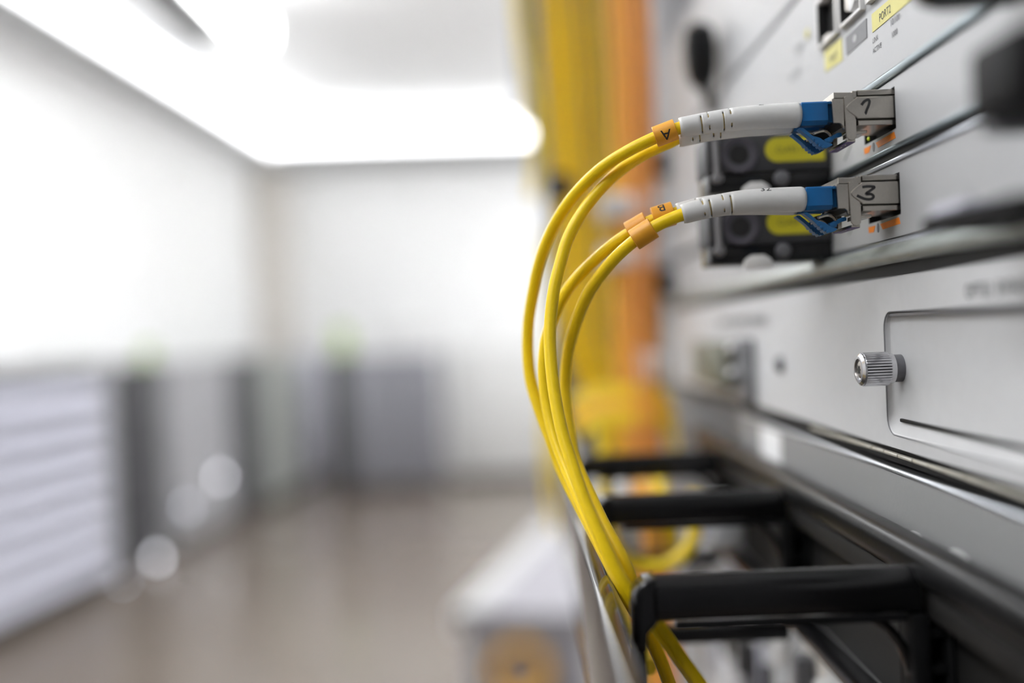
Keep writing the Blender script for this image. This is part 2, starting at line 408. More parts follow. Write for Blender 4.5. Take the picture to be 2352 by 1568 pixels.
# small glowing domes added on cabinet fronts for the blurred highlight discs
for px, py, rr, m, lab in ((505, 1095, 30, M_glow, 'bright added highlight dome on the light grey cabinet, highest of four'),
                           (430, 1165, 28, M_glowd, 'dim added highlight dome below the brightest one on the light grey cabinet'),
                           (360, 1280, 28, M_glow, 'added highlight dome low on the narrow dark cabinet'),
                           (282, 1340, 27, M_glowd, 'dim added highlight dome near the floor beside the louvered cabinet')):
    r_ = ray(px, py); q = r_ * ((FA.dot(-fnl) + 50) / r_.dot(-fnl))
    t = thing('highlight_dome', lab, 'indicator light', (q.x, q.y, q.z), 'added highlight domes on the cabinets')  # no indicator here: added dome standing in for a blurred highlight
    ax = tuple(-fnl)
    MB().lathe(q + fnl * 32, ax, [(0, rr + 5), (24, rr + 5), (26, rr + 2)], 20).build('bezel', M_blackm, t)
    MB().lathe(q + fnl * 6, ax, [(0, rr), (rr * .35, rr * .94), (rr * .7, rr * .71), (rr * .92, rr * .39), (rr, rr * .02)], 24).build('lens', m, t)  # glowing dome of the added highlight
# low cabinet standing at an angle at the foot of the rack row
A0 = onX(1072, 1400, -155); hz = -800
a0 = ray(1072, 1400); a0 = a0 * (hz / a0.z); a1 = ray(1275, 1190); a1 = a1 * (hz / a1.z)
dv = (a1 - a0).normalized(); nv = Vector((dv.y, -dv.x, 0))
P = [a0, a1, a1 + nv * 900, a0 + nv * 900]; ctr = (P[0] + P[2]) / 2
t = thing('low_cabinet', 'low lavender grey cabinet with painted edge highlight, at an angle below the cables', 'cabinet', (ctr.x, ctr.y, FL))
MB().slab([(q.x, q.y, FL) for q in P], (0, 0, hz - 30 - FL)).build('body', M_lowb, t, smooth=False)
P2 = [a0 - nv * 20 - dv * 20, a1 - nv * 20 + dv * 20, a1 + nv * 920 + dv * 20, a0 + nv * 920 - dv * 20]
MB().slab([(q.x, q.y, hz - 29) for q in P2], (0, 0, 29)).build('top', M_lowb, t, smooth=False)
MB().slab([(q.x, q.y, hz - 60) for q in (a0 - nv * 34 - dv * 20, a1 - nv * 34 + dv * 20, a1 - nv * 21 + dv * 20, a0 - nv * 21 - dv * 20)], (0, 0, 64)).build('edge_highlight', M_lowt, t, smooth=False)  # pale strips put the streak of light along the edge into colour
MB().slab([(q.x, q.y, hz + .5) for q in (a0 - nv * 20 - dv * 20, a1 - nv * 20 + dv * 20, a1 + nv * 45 + dv * 20, a0 + nv * 45 - dv * 20)], (0, 0, 3.5)).build('edge_highlight', M_lowt, t, smooth=False)
cc = at(1195, 1530, a0.y - 60)
b = MB()
for k in range(5):
    r0 = 62 + k * 5; ring = [(cc.x + r0 * math.cos(u * PI / 20), cc.y - k * 5, cc.z - 10 + r0 * math.sin(u * PI / 20)) for u in range(41)]
    b.tube(ring, 9, 8, cap=False)
t = b.build('cable_coil', M_amber); tag(t, 'loose coil of amber cable hanging at the end of the low angled cabinet', 'cable')
# ================================================================== RACK: plates and rails
def sticker(mb, corners, thick=.15, X=XP):
    """corners given as pixels on the rack front"""
    return mb.slab([onX(*c, X) for c in corners], (-thick, 0, 0))
def on_panel(py, size, Yc, zc, X=XP - .06, squeeze=1.0):
    return lambda u, v: (X, Yc - u, zc + v)
YN, YF = 92, 566
# top blade above the port blade
t = thing('blade_faceplate', 'light grey blade faceplate at the very top, above the port blade', 'faceplate', (XP, 330, 98.2), 'blades in the rack')
MB().plate(XP, XP + 3, YN, YF, 98.4, 150, []).build('front_panel', M_panel, t, smooth=False)
lv = MB()
kc = at(1640, 130, 415)
# ejector handle at the far end
te = thing('ejector_lever', 'round black ejector handle at the far end of the top blades', 'handle', (kc.x, 415, kc.z))
MB().tube([(XP - 8, 413, kc.z + 13), (XP - 8.2, 413, kc.z + 11), (XP - 8, 414, kc.z + 4), (XP - 7.5, 416, kc.z - 5), (XP - 7, 418, kc.z - 10), (XP - 6.8, 418, kc.z - 12)], [3.5, 6, 7, 6.5, 5, 2.5], 18).build('knob', M_black, te)
MB().tube([(XP - 6, 418, kc.z - 8), (XP - 4, 421, kc.z - 15), (XP - 1.8, 424, kc.z - 22)], [3, 2.4, 1.6], 10).build('stem', M_black, te)
# port blade
t = thing('blade_faceplate', 'light grey blade faceplate with yellow PORT2 label and sockets', 'faceplate', (XP, 330, 56.6), 'blades in the rack')
holes = [(222.5, 240.5, 74.6, 88), (243.5, 260, 74.6, 88), (262.5, 279, 74.6, 88)]
MB().plate(XP, XP + 3, YN, YF, 56.6, 95.6, holes).build('front_panel', M_panel, t, smooth=False)
for i, (ya, yb, za, zb) in enumerate(holes):
    b = MB(); w = 1.0; x0 = XP - 1.4
    b.box(x0, XP + 2, ya + .1, ya + w, za + .1, zb - .1, .2); b.box(x0, XP + 2, yb - w, yb - .1, za + .1, zb - .1, .2)
    b.box(x0, XP + 2, ya + w, yb - w, za + .1, za + w, .2); b.box(x0, XP + 2, ya + w, yb - w, zb - w, zb - .1, .2)
    f = b.build('port_socket', M_finger, t)
    b = MB(); b.box(XP + 1.6, XP + 2, ya + w + .05, yb - w - .05, za + w + .05, zb - w - .05)
    b.box(XP - 1.2, XP + 1.55, ya + w + .05, ya + w + .3, za + w + .05, zb - w - .05); b.box(XP - 1.2, XP + 1.55, yb - w - .3, yb - w - .05, za + w + .05, zb - w - .05)
    b.build('cavity', M_blackin, f, smooth=False)
    ym = (ya + yb) / 2
    if i == 1:
        MB().prism([(ym - 5, 78), (ym - 5, 86), (ym - 2.4, 86), (ym - 2.4, 81), (ym - .6, 79.6), (ym - .6, 76.6), (ym - 3.2, 76.6)], 'x', XP - 1.7, XP + 1.5, .2).build('white_catch', M_sticker, f)
        MB().box(XP - .6, XP + 1.5, ym + .6, ym + 5.4, 78.4, 82.6, .4).build('pink_insert', M_beige, f)
    elif i == 0:
        MB().box(XP - 1.8, XP + 1.5, ym + 1.5, ym + 6.5, 76, 83, .5).build('white_catch', M_sticker, f)
        MB().box(XP - 1.9, XP + 1.5, ym - 3, ym + 1.2, 75.8, 77.6, .3).build('amber_insert', M_amber, f)
    else:
        MB().box(XP - .4, XP + 1.5, ym + 1, ym + 6, 76, 77.6, .3).build('pink_insert', M_beige, f)
sticker(MB(), [(2003, 33), (2005, 75), (2094, 0), (2092, -42)]).build('label_sticker', M_labely, t, smooth=False)
q0 = onX(2034, 30)
lettering('PORT2', 2.7, lambda u, v: (XP - .2, q0.y - u, q0.z - .95 + v), M_ink, t, squeeze=.9)
sticker(MB(), [(1894, 118), (1897, 166), (1936, 138), (1934, 86)]).build('label_sticker', M_labely, t, smooth=False)
sticker(MB(), [(1943, 86), (1945, 128), (1992, 86), (1991, 42)]).build('label_sticker', M_labelg, t, smooth=False)
pp = onX(1965, 88)
MB().prism([(pp.y + 1.5 * math.cos(k * PI / 8), pp.z + .9 * math.sin(k * PI / 8)) for k in range(16)], 'x', XP - .22, XP - .15).build('printed_symbol', M_labelo, t, smooth=False)
pp = onX(1916, 130); lettering('PORT1', 2.9, lambda u, v: (XP - .2, pp.y - u, pp.z - 1.1 + v), M_inkg, t, squeeze=.8)
for txt, px, py, sz in (('10/100', 2056, 46, 2.1), ('1000', 2055, 76, 1.9), ('LINK', 2011, 89, 1.75), ('ACTIVE', 2015, 110, 1.75)):
    pp = onX(px, py); lettering(txt, sz, (lambda pp: lambda u, v: (XP - .08, pp.y - u, pp.z - .65 + v))(pp), M_inkg, t, squeeze=1.0)
pp = onX(1838, 120); lettering('LINK', 3.6, lambda u, v: (XP - .08, pp.y - u, pp.z + v), M_labelg, t)
pp = onX(1826, 150); lettering('ACTIVE', 3.4, lambda u, v: (XP - .08, pp.y - u, pp.z - 4 + v), M_labelg, t)
MB().lathe((XP - .02, onX(1855, 78).y, onX(1855, 78).z), (-1, 0, 0), [(0, 1.6), (.4, 1.3)], 14).build('status_light', M_labely, t)
# transceiver blades (two rows) with an opening round each transceiver
SH = Vector((0, -.9, -19.5))
def blade(z0, z1, label, dz, dy, led):
    t = thing('blade_faceplate', label, 'faceplate', (XP, 330, z0), 'blades in the rack')
    H = (227.4 + dy, 248.2 + dy, 42.7 + dz, 52.18 + dz)
    MB().plate(XP, XP + 3, YN, YF, z0, z1, [H]).build('front_panel', M_panel, t, smooth=False)
    MB().box(XP + 3.1, XP + 5, H[0] - 1, H[1] + 1, H[2] - 1, min(H[3] + 1, z1)).build('port_cavity', M_blackin, t, smooth=False)
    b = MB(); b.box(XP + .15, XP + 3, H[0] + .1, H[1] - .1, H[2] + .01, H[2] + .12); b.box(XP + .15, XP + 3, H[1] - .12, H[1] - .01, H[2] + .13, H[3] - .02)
    b.build('opening_shade', M_blackin, t, smooth=False)  # thin black sheets added to darken the opening like deep shade
    sh = Vector((0, dy, dz))
    def op(zx, zy):
        return onX(1750 + zx / 6.533, 180 + zy / 6.533) + sh
    MB().slab([op(1986, 800), op(2008, 893), op(1748, 1040), op(1712, 965)], (-.08, 0, 0)).build('orange_marking', M_oranget, t, smooth=False)
    MB().slab([op(1640, 1003), op(1612, 1112), op(1545, 1140), op(1535, 1055)], (-.08, 0, 0)).build('orange_marking', M_oranget, t, smooth=False)
    g = op(1678, 1030)
    MB().prism([(g.y + .75 * math.cos(k * PI / 8) , g.z + 1.15 * math.sin(k * PI / 8)) for k in range(16)], 'x', XP - .08, XP).build('printed_zero', M_dgrey, t, smooth=False)
    g0, g1 = op(1235, 1240), op(1330, 1010)
    MB().slab([g0, (g0.x, g0.y - .8, g0.z), (g1.x, g1.y - .8, g1.z), g1], (-.06, 0, 0)).build('printed_stroke', M_inkg, t, smooth=False)
    if led:
        g = op(1612, 905)
        MB().lathe((XP - .1, g.y, g.z), (-1, 0, 0), [(0, .45), (.2, .42), (.4, .2)], 14).build('status_light', M_led, t)
    return t
blade(39.3, 54.0, 'light grey blade faceplate holding the transceiver marked 1', 0, 0, True)
blade(18.4, 35.0, 'light grey blade faceplate holding the transceiver marked 3', -19.5, -.9, False)
# separator rails between the blades
def rail(z0, z1, x0, label, m=M_zinc, bev=.5, name='separator_rail'):
    return tag(MB().box(x0, XP + 2.8, YN, YF, z0, z1, bev, 3).build(name, m), label, 'rail', 'metal rails between the blades')
rail(95.8, 98.2, XP - .3, 'thin dark grey rail between the top blade and the port blade', M_dgrey)
rail(54.3, 56.3, XP - .7, 'thin zinc rail above the transceiver marked 1')
t = thing('separator_rail', 'dark grooved zinc rail between the transceivers marked 1 and 3', 'rail', (XP, 330, 35.3), 'metal rails between the blades')
MB().box(XP - .6, XP + 2.8, YN, YF, 38.0, 39.1, .3).build('upper_lip', M_zinc, t)
MB().box(XP - .6, XP + 2.8, YN, YF, 35.2, 36.1, .3).build('lower_lip', M_zincl, t)
MB().box(XP + .2, XP + 2.7, YN, YF, 36.15, 37.95).build('groove', M_dback, t, smooth=False)
t = thing('guide_rail', 'thick rounded zinc rail below the transceiver marked 3', 'rail', (XP, 330, 10), 'metal rails between the blades')
MB().tube([(XP - .4, YN, 14.7), (XP - .4, 330, 14.7), (XP - .4, YF, 14.7)], 2.25, 24).build('round_edge', M_pipe, t)
MB().box(XP + .2, XP + 2.8, YN, YF, 17.0, 18.2, .2).build('upper_lip', M_zincl, t)
MB().box(XP + 1.8, XP + 2.8, YN, YF, 9.9, 16.9).build('groove', M_blackin, t, smooth=False)
# ---------------------------------------------------------------- bypass unit
t = thing('bypass_unit', 'pale grey bypass unit with recessed pocket and knurled thumbscrew', 'equipment', (XP, 330, -31))
b = MB()
Y0, Y1, Z0, Z1 = YN, YF, -30.6, 9.4
loops = []
ry0, ry1, rz0, rz1 = 96, 239.6, -27.4, 1.3
ins = [(XP, 0, 0, 4.0), (XP + .3, .15, .25, 3.9), (XP + .7, .35, 1.6, 3.2), (XP + 1.1, .8, 3.0, 2.8), (XP + 1.3, 1.6, 3.9, 2.4)]
def lp(X, i, ib, r): return [(X, y, z) for y, z in rrect(ry0 + i, ry1 - i, rz0 + ib, rz1 - i * .7, r)]
first = lp(*ins[0]); k = 7
outer = []
for ci, (oy, oz) in enumerate(((Y1, Z1), (Y0, Z1), (Y0, Z0), (Y1, Z0))):
    outer.append((XP, oy, oz))
ov = [b.bm.verts.new(p) for p in outer]
rings = [[b.bm.verts.new(p) for p in lp(*q)] for q in ins]
r0 = rings[0]; fs = []
for ci in range(4):
    for j in range(k - 1): fs.append(b.bm.faces.new((ov[ci], r0[ci * k + j], r0[ci * k + j + 1])))
    nx = (ci + 1) % 4
    fs.append(b.bm.faces.new((ov[ci], r0[ci * k + k - 1], r0[(nx * k) % (4 * k)], ov[nx])))
for ra, rb in zip(rings, rings[1:]):
    for j in range(4 * k): fs.append(b.bm.faces.new((ra[j], ra[(j + 1) % (4 * k)], rb[(j + 1) % (4 * k)], rb[j])))
fs.append(b.bm.faces.new(rings[-1]))
bk = [b.bm.verts.new((XP + 6, p[1], p[2])) for p in outer]
for ci in range(4): fs.append(b.bm.faces.new((ov[ci], ov[(ci + 1) % 4], bk[(ci + 1) % 4], bk[ci])))
fs.append(b.bm.faces.new(bk))
bmesh.ops.recalc_face_normals(b.bm, faces=fs)
b.build('front_panel', M_panel2, t, ang=25)
b = MB(); rl = [Vector(p) for p in lp(XP - .02, -.1, -.1, 4.1)]; rl.append(rl[0])
b.tube(rl, .16, 6, cap=False, ref=(1, 0, 0)); b.build('pocket_rim', M_dgrey, t)
lettering('OPT03  BYPASS', 4.1, lambda u, v: (XP - .08, 183.0 - u, 3.1 + v), M_ink, t, squeeze=.9)
MB().box(XP + .2, XP + 1.25, 100, 237.2, .15, 1.05, .2).build('pocket_shade_strip', M_dgrey, t)  # dark strip puts the shade under the pocket's top edge into colour
MB().box(XP + .5, XP + 1.28, 100, 233.5, -24.3, -23.5, .2).build('pocket_shade_strip', M_blackm, t)  # dark strip painted as shade along the pocket's bottom wall
# knurled captive thumbscrew
o = (XP + 1.3, 233.6, at(2040, 846, 233.6).z)
th = MB().lathe(o, (-1, 0, 0), [(0, 3.2), (2.3, 3.2)], 36).build('thumbscrew', M_dgrey, t)
MB().lathe((o[0] - 2.0, o[1], o[2]), (-1, 0, 0), [(0, 2.6), (.05, 3.5), (1.2, 3.5), (1.5, 3.2)], 40).build('collar', M_chrome, th)
MB().lathe((o[0] - 3.0, o[1], o[2]), (-1, 0, 0), [(0, 3.3), (.2, 3.8), (.5, 3.95), (6.0, 3.95)], 288, 36, .5).build('knurled_grip', M_chrome, th)
MB().lathe((o[0] - 9.0, o[1], o[2]), (-1, 0, 0), [(0, 3.8), (.4, 3.75), (.9, 3.1), (.92, 2.55), (.25, 2.5), (.2, .01)], 48).build('rim', M_chrome, th)
MB().lathe((o[0] - 9.25, o[1], o[2]), (-1, 0, 0), [(0, 2.1), (.3, 2.0), (.45, 1.6), (.45, .01)], 36).build('screw_head', M_nickel, th)
star = [((1.15 if k % 2 == 0 else .6) * math.cos(k * PI / 6), (1.15 if k % 2 == 0 else .6) * math.sin(k * PI / 6)) for k in range(12)]
MB().prism([(o[1] + u, o[2] + v) for u, v in star], 'x', o[0] - 9.76, o[0] - 9.69).build('star_recess', M_blackin, th, smooth=False)
# sprung contact strips along the top and bottom edge of the unit
def fingers(z, y0, y1, h, x, name='contact_strip'):
    b = MB(); y = y0
    while y < y1:
        b.box(x - .5, x + .6, y + .2, y + 8.6, z - h / 2, z + h / 2, .3, 2); y += 8.8
    return b.build(name, M_spring, t)
fingers(-32.3, 128.6, 300, .9, XP + .3)
MB().box(XP + 2.4, XP + 5.9, YN, YF, -34.9, -30.7).build('edge_channel', M_dback, t, smooth=False)
# ---------------------------------------------------------------- blanking panel
t = thing('blanking_panel', 'mid grey blanking panel under the bypass unit with bright top edge', 'faceplate', (XP, 330, -95))
MB().box(XP - .6, XP + 3, YN, 398, -92, -36.4, .4).build('panel', M_grey, t)
MB().tube([(XP - .4, YN, -35.75), (XP - .4, 240, -35.75), (XP - .4, 398, -35.75)], .62, 12).build('top_edge', M_zincl, t)
MB().box(XP - .2, XP + 5.5, YN, 398, -36.2, -35.3, .2).build('top_flange', M_dback, t)
MB().box(XP - .75, XP - .6, 338, 366, -48, -37.5).build('paper_label', M_sticker, t, smooth=False)
for px, py in ((2105, 1222), (2203, 1264), (2322, 1338)):
    g = onX(px, py, XP - .6)
    MB().prism([(g.y + 4.4 * math.cos(k * PI / 8), g.z + 1.1 * math.sin(k * PI / 8) - 1.0) for k in range(16)], 'x', XP - .8, XP - .6).build('oval_pad', M_pad, t, smooth=False)
# ---------------------------------------------------------------- things at the far end of the bypass unit
g0, g1 = onX(1628, 780), onX(1735, 905)
t = thing('serial_connector', 'khaki plug connector with bright screws on the far end of the bypass unit', 'connector', (XP, 430, -26))
MB().box(XP - 7, XP - .1, 398, 470, -26, -7, 2).build('hood', M_khaki, t)
MB().box(XP - 2.4, XP - .1, 372, 397, -30, -5.5, .8).build('flange', M_dgrey, t)
for yy, zz, m in ((384, -9.5, M_chrome), (384, -19, M_chrome), (477, -10, M_chrome)):
    MB().lathe((XP - 2.5 if yy < 400 else XP - .1, yy, zz), (-1, 0, 0), [(0, 2.4), (3, 2.4), (4.5, 2.0), (5.3, 1.0)], 18).build('jackscrew', m, t)
g = onX(1802, 832)
tag(MB().lathe((XP - .02, 335, -14), (-1, 0, 0), [(0, 3), (.6, 3), (2, 2), (2.4, 1)], 20).build('screw_head', M_dgrey), 'small dark screw head beside the khaki connector', 'screw')
t = thing('printed_label', 'faint grey printed label above the khaki connector on the bypass unit', 'label', (XP - .1, 395, 0))
MB().box(XP - .18, XP - .02, 350, 440, -1.5, 3.5).build('backing', M_panel, t, smooth=False)
for k in range(3): MB().box(XP - .24, XP - .19, 354 + k * 28, 378 + k * 28, 0, 2.2).build('text_block', M_labelg, t, smooth=False)
# ---------------------------------------------------------------- two black optical modules
def optical_module():
    Yf = 273.5
    t = thing('optical_module', 'upper black optical module with yellow laser label, beside the cord marked A', 'module', (70, Yf, 34), 'black optical modules')
    def p(px, py, Y=Yf): v = at(px, py, Y); return v.x, v.z
    zt, zb = p(1700, 308)[1], p(1700, 440)[1]
    xl = p(1622, 360)[0]
    MB().box(xl, XP - .15, Yf, Yf + 16, zb + 5.2, zt, .7).build('body', M_dmod, t)
    MB().box(xl + .5, XP - .15, Yf + .7, Yf + 15, zb, zb + 5.1, .5).build('lower_body', M_black, t)
    c = p(1697, 355)
    MB().lathe((c[0], Yf - .02, c[1]), (0, -1, 0), [(0, 5.1), (.5, 4.9), (.55, 4.0), (.2, 3.4), (.1, 2.7)], 32).build('screw_collar', M_collar, t)
    MB().lathe((c[0], Yf - .15, c[1]), (0, -1, 0), [(0, 2.7), (.12, 2.6)], 24).build('screw_hole', M_blackin, t)
    r0, r1 = p(1643, 322), p(1648, 410)
    MB().tube([(r0[0], Yf - .35, r0[1]), (r1[0], Yf - .35, r1[1])], .95, 12).build('release_rib', M_rib, t)
    MB().lathe((r1[0], Yf - .02, r1[1]), (0, -1, 0), [(0, 1.6), (.9, 1.5), (1.2, 1)], 16).build('rib_end', M_rib, t)
    l0, l1 = p(1757, 348), p(1905, 320); hh = 3.3; x0 = l0[0]; zc = l0[1] + .35
    poly = [(XP - 2, zc + hh), ] + [(x0 + hh + hh * math.cos(a), zc + hh * math.sin(a)) for a in [PI / 2 + k * PI / 10 for k in range(11)]] + [(XP - 2, zc - hh)]
    lb = MB().prism(poly, 'y', Yf - .12, Yf - .01).build('laser_label', M_laser, t, smooth=False)
    lettering('CLASS 1 LASER', 2.3, lambda u, v: ((x0 + XP) / 2 + .6 + u, Yf - .15, zc - .8 + v), M_ink, lb, squeeze=.9)
    k = p(1796, 407)
    MB().lathe((k[0], Yf - .02 + .7, k[1] - .2), (0, -1, 0), [(0, 2.2), (1.2, 2.0), (1.6, 1.2)], 18).build('side_button', M_dgrey, t)
    k = p(1735, 440)
    MB().prism([(k[0] - 4, zb - 1.4), (k[0] + 4, zb - 1.4), (k[0] + 3.4, zb + 1.0), (k[0] + 1.6, zb + 2.2), (k[0] - 1.6, zb + 2.2), (k[0] - 3.4, zb + 1.0)], 'y', Yf - 2, Yf + .5, .3).build('white_tab', M_finger, t)
    return t
om = optical_module()
om2 = copy_tree(om, None, (0, 1.2, -19.6)); om2['label'] = 'lower black optical module with yellow laser label, behind the lower white boots'
# ================================================================== TRANSCEIVERS
YS = 228.3
def q(zx, zy, Y=YS):
    v = at(1750 + zx / 6.533, 180 + zy / 6.533, Y); return (v.x, v.z)
def zq(zx, zy): return q(zx, zy)[1]
XI = XP + 2.9      # the cage runs through the opening in the faceplate
def ext(poly):
    """lets the right-hand end of an outline run on through the faceplate opening"""
    mx = max(p_[0] for p_ in poly); return [(XI if p_[0] > mx - 1.0 else p_[0], p_[1]) for p_ in poly]
def transceiver(label, digit):
    t = thing('optical_transceiver', label, 'transceiver', (78, 235, 43), 'metal transceivers in the blades')
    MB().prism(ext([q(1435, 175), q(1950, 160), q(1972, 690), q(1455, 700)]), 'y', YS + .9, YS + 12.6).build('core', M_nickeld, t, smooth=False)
    MB().prism(ext([q(1430, 172), q(1945, 155), q(1950, 238), q(1440, 252)]), 'y', YS + .15, YS + 13.2, .2).build('top_shell', M_nickel, t, smooth=False)
    MB().prism(ext([q(1440, 624), q(1965, 611), q(1975, 694), q(1450, 704)]), 'y', YS + .15, YS + 13.2, .2).build('bottom_shell', M_nickel, t, smooth=False)
    vp = ext([q(1420, 277), q(1950, 263), q(1965, 598), q(1432, 606), q(1300, 510), q(1262, 470), q(1254, 438), q(1268, 408), q(1300, 375)])
    pl = MB().prism(vp, 'y', YS - .35, YS + .85, .24, 2).build('side_plate', M_nickel, t, smooth=False)
    if digit == 1: st = [(1487, 405), (1530, 350), (1582, 326), (1606, 350), (1592, 415), (1566, 475), (1550, 525), (1540, 535)]
    else: st = [(1428, 352), (1510, 342), (1608, 350), (1560, 395), (1482, 455), (1560, 458), (1595, 495), (1555, 532), (1460, 527), (1348, 478)]
    MB().ribbon([q(*s_) for s_ in st], .6, YS - .37).build('handwritten_digit', M_ink, pl, smooth=False)
    # nose that takes the plugs
    MB().prism([q(1078, 207), q(1368, 205), q(1366, 292), q(1082, 294)], 'y', YS + .1, YS + 13.2, .15).build('nose_top', M_nickel, t, smooth=False)
    MB().prism([q(1362, 182), q(1430, 180), q(1420, 292), q(1366, 292)], 'y', YS + .3, YS + 13.0, .12).build('nose_step', M_nickel, t, smooth=False)
    nose = [q(1050, 304), q(1235, 304), q(1245, 760)] + [q(1225 - 85 + 85 * math.cos(a), 745 - 80 * math.sin(a)) for a in [k * PI / 14 for k in range(0, 8)]] + [q(1075, 664)]
    MB().prism(nose, 'y', YS + .1, YS + 1.1, .12).build('nose_side', M_nickel, t, smooth=False)
    MB().prism(nose, 'y', YS + 12.3, YS + 13.3, .12).build('nose_side', M_nickel, t, smooth=False)
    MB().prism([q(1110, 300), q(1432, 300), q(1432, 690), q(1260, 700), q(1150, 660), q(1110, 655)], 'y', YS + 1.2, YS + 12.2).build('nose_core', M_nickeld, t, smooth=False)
    MB().prism([q(905, 720), q(1090, 668), q(1195, 690), q(1262, 790), q(1266, 905), q(1120, 925), q(1000, 880)], 'y', YS + 9.2, YS + 11.5).build('cavity_wall', M_blackin, t, smooth=False)
    sp = [q(830, 790), q(905, 760), q(985, 745), q(1060, 775), q(1100, 830)]
    MB().tube(catmull([(x, YS + 3.0, z) for x, z in sp], 6), .38, 8, sq=(1.6, 1)).build('spring', M_nickel, t)
    MB().tube(catmull([(x - .3, YS + 8.4, z - .7) for x, z in sp], 6), .38, 8, sq=(1.6, 1)).build('spring', M_nickel, t)
    MB().prism([q(1425, 738), q(1662, 728), q(1658, 772), q(1425, 800)], 'y', YS + 3.5, YS + 10, .12).build('latch_tab', M_nickel, t, smooth=False)
    # bail: two side arms joined below
    arm = [q(1222, 290), q(1245, 268), q(1300, 256), q(1372, 276), q(1392, 330), q(1402, 600), q(1414, 640), q(1416, 878), q(1396, 912), q(1352, 930), q(1300, 920), q(1262, 880)]
    bl = MB().prism(arm, 'y', YS - .22, YS + .08, .14).build('bail', M_nickel, t, smooth=False)
    MB().prism(arm, 'y', YS + 13.35, YS + 13.65, .1).build('far_arm', M_nickel, bl, smooth=False)
    x0, z0_ = q(1275, 916); x1, z1_ = q(1404, 900)
    MB().slab([(x0, YS + .1, z0_), (x1, YS + .1, z0_), (x1, YS + 13.3, z0_), (x0, YS + 13.3, z0_)], (0, 0, -.55)).build('cross_bar', M_nickel, bl, smooth=False)
    MB().slab([(x0 + .05, YS + .2, z0_ - .56), (x1 - .05, YS + .2, z0_ - .56), (x1 - .05, YS + 13.2, z0_ - .56), (x0 + .05, YS + 13.2, z0_ - .56)], (0, 0, -.12)).build('purple_strip', M_purple, bl, smooth=False)
    zc = z0_ - .69
    for yy, ll in ((2.6, 1.0), (5.4, 1.6), (8.2, .7)):
        MB().slab([(x0 + .4, YS + yy, zc), (x0 + .75, YS + yy, zc), (x0 + .9, YS + yy + ll, zc), (x0 + .55, YS + yy + ll, zc)], (0, 0, -.03)).build('printed_mark', M_nickel, bl, smooth=False)
    return t
tr1 = transceiver('silver metal transceiver with handwritten 1, upper of the two', 1)
ch = transceiver('silver metal transceiver with handwritten 3, lower of the two', 3)
ch.location = ch.location + SH * .001
# ================================================================== PATCH CORDS
LCY = (231.9, 238.15)
def lc(parent, Yc, dz):
    """small blue plug with its springy latch; dz shifts a whole plug to the second port"""
    s = Vector(dz)
    def qq(zx, zy): x, z = q(zx, zy, 229.65); return (x + s.x, z + s.z)
    Y = Yc + s.y
    xl, zt = qq(596, 350); xr = qq(988, 350)[0]; zb = qq(790, 690)[1]; zt = qq(790, 345)[1]; w = 2.25
    sec = [(Y - w, zt - .35), (Y - w + .35, zt), (Y + w - .35, zt), (Y + w, zt - .35), (Y + w, zb + .9), (Y + w - .9, zb), (Y - w + .9, zb), (Y - w, zb + .9)]
    h = MB().prism(sec, 'x', xl, xr, .12).build('plug_housing', M_blue, parent)
    xn = qq(1050, 400)[0]
    n2 = [(Y - w + .75, zt - .75), (Y + w - .75, zt - .75), (Y + w - .75, zb + .5), (Y - w + .75, zb + .5)]
    MB().prism(n2, 'x', xr - .02, xn + .8).build('neck', M_blued, h, smooth=False)
    MB().box(xr - .02, xn + .02, Y - w + .1, Y + w - .1, zt - .75, zt - .1, .1).build('neck_ridge', M_blue, h)
    up = [(575, 742), (600, 722), (640, 728), (700, 772), (760, 826), (800, 852), (850, 862), (900, 878), (950, 915), (1000, 945), (1075, 965)]
    lo = [(1085, 985), (1040, 1012), (985, 1032), (945, 1030), (925, 1012), (905, 1018), (885, 1000), (868, 978), (850, 984), (832, 962), (815, 935), (795, 938), (775, 908), (740, 872), (690, 830), (620, 775)]
    b_ = MB().prism([qq(*p_) for p_ in up + lo], 'y', Y - 1.15, Y + 1.15, .1)
    for gx, gy in ((795, 912), (842, 958), (890, 1000), (938, 1024)):
        b_.prism([qq(gx - 26, gy - 8), qq(gx + 2, gy - 34), qq(gx + 26, gy - 14), qq(gx - 4, gy + 20)], 'y', Y - 1.32, Y + 1.32, .08)
    b_.build('latch', M_blued, h, smooth=False)
    ck = [(975, 892), (1060, 850), (1170, 797), (1215, 790), (1235, 812), (1232, 846), (1150, 868), (1090, 905), (1085, 938), (1030, 952), (985, 938)]
    MB().prism([qq(*p_) for p_ in ck], 'y', Y - .8, Y + .8, .1).build('latch_trigger', M_blued, h)
    return Vector((xl, Y, (zt + zb) / 2 + .1))
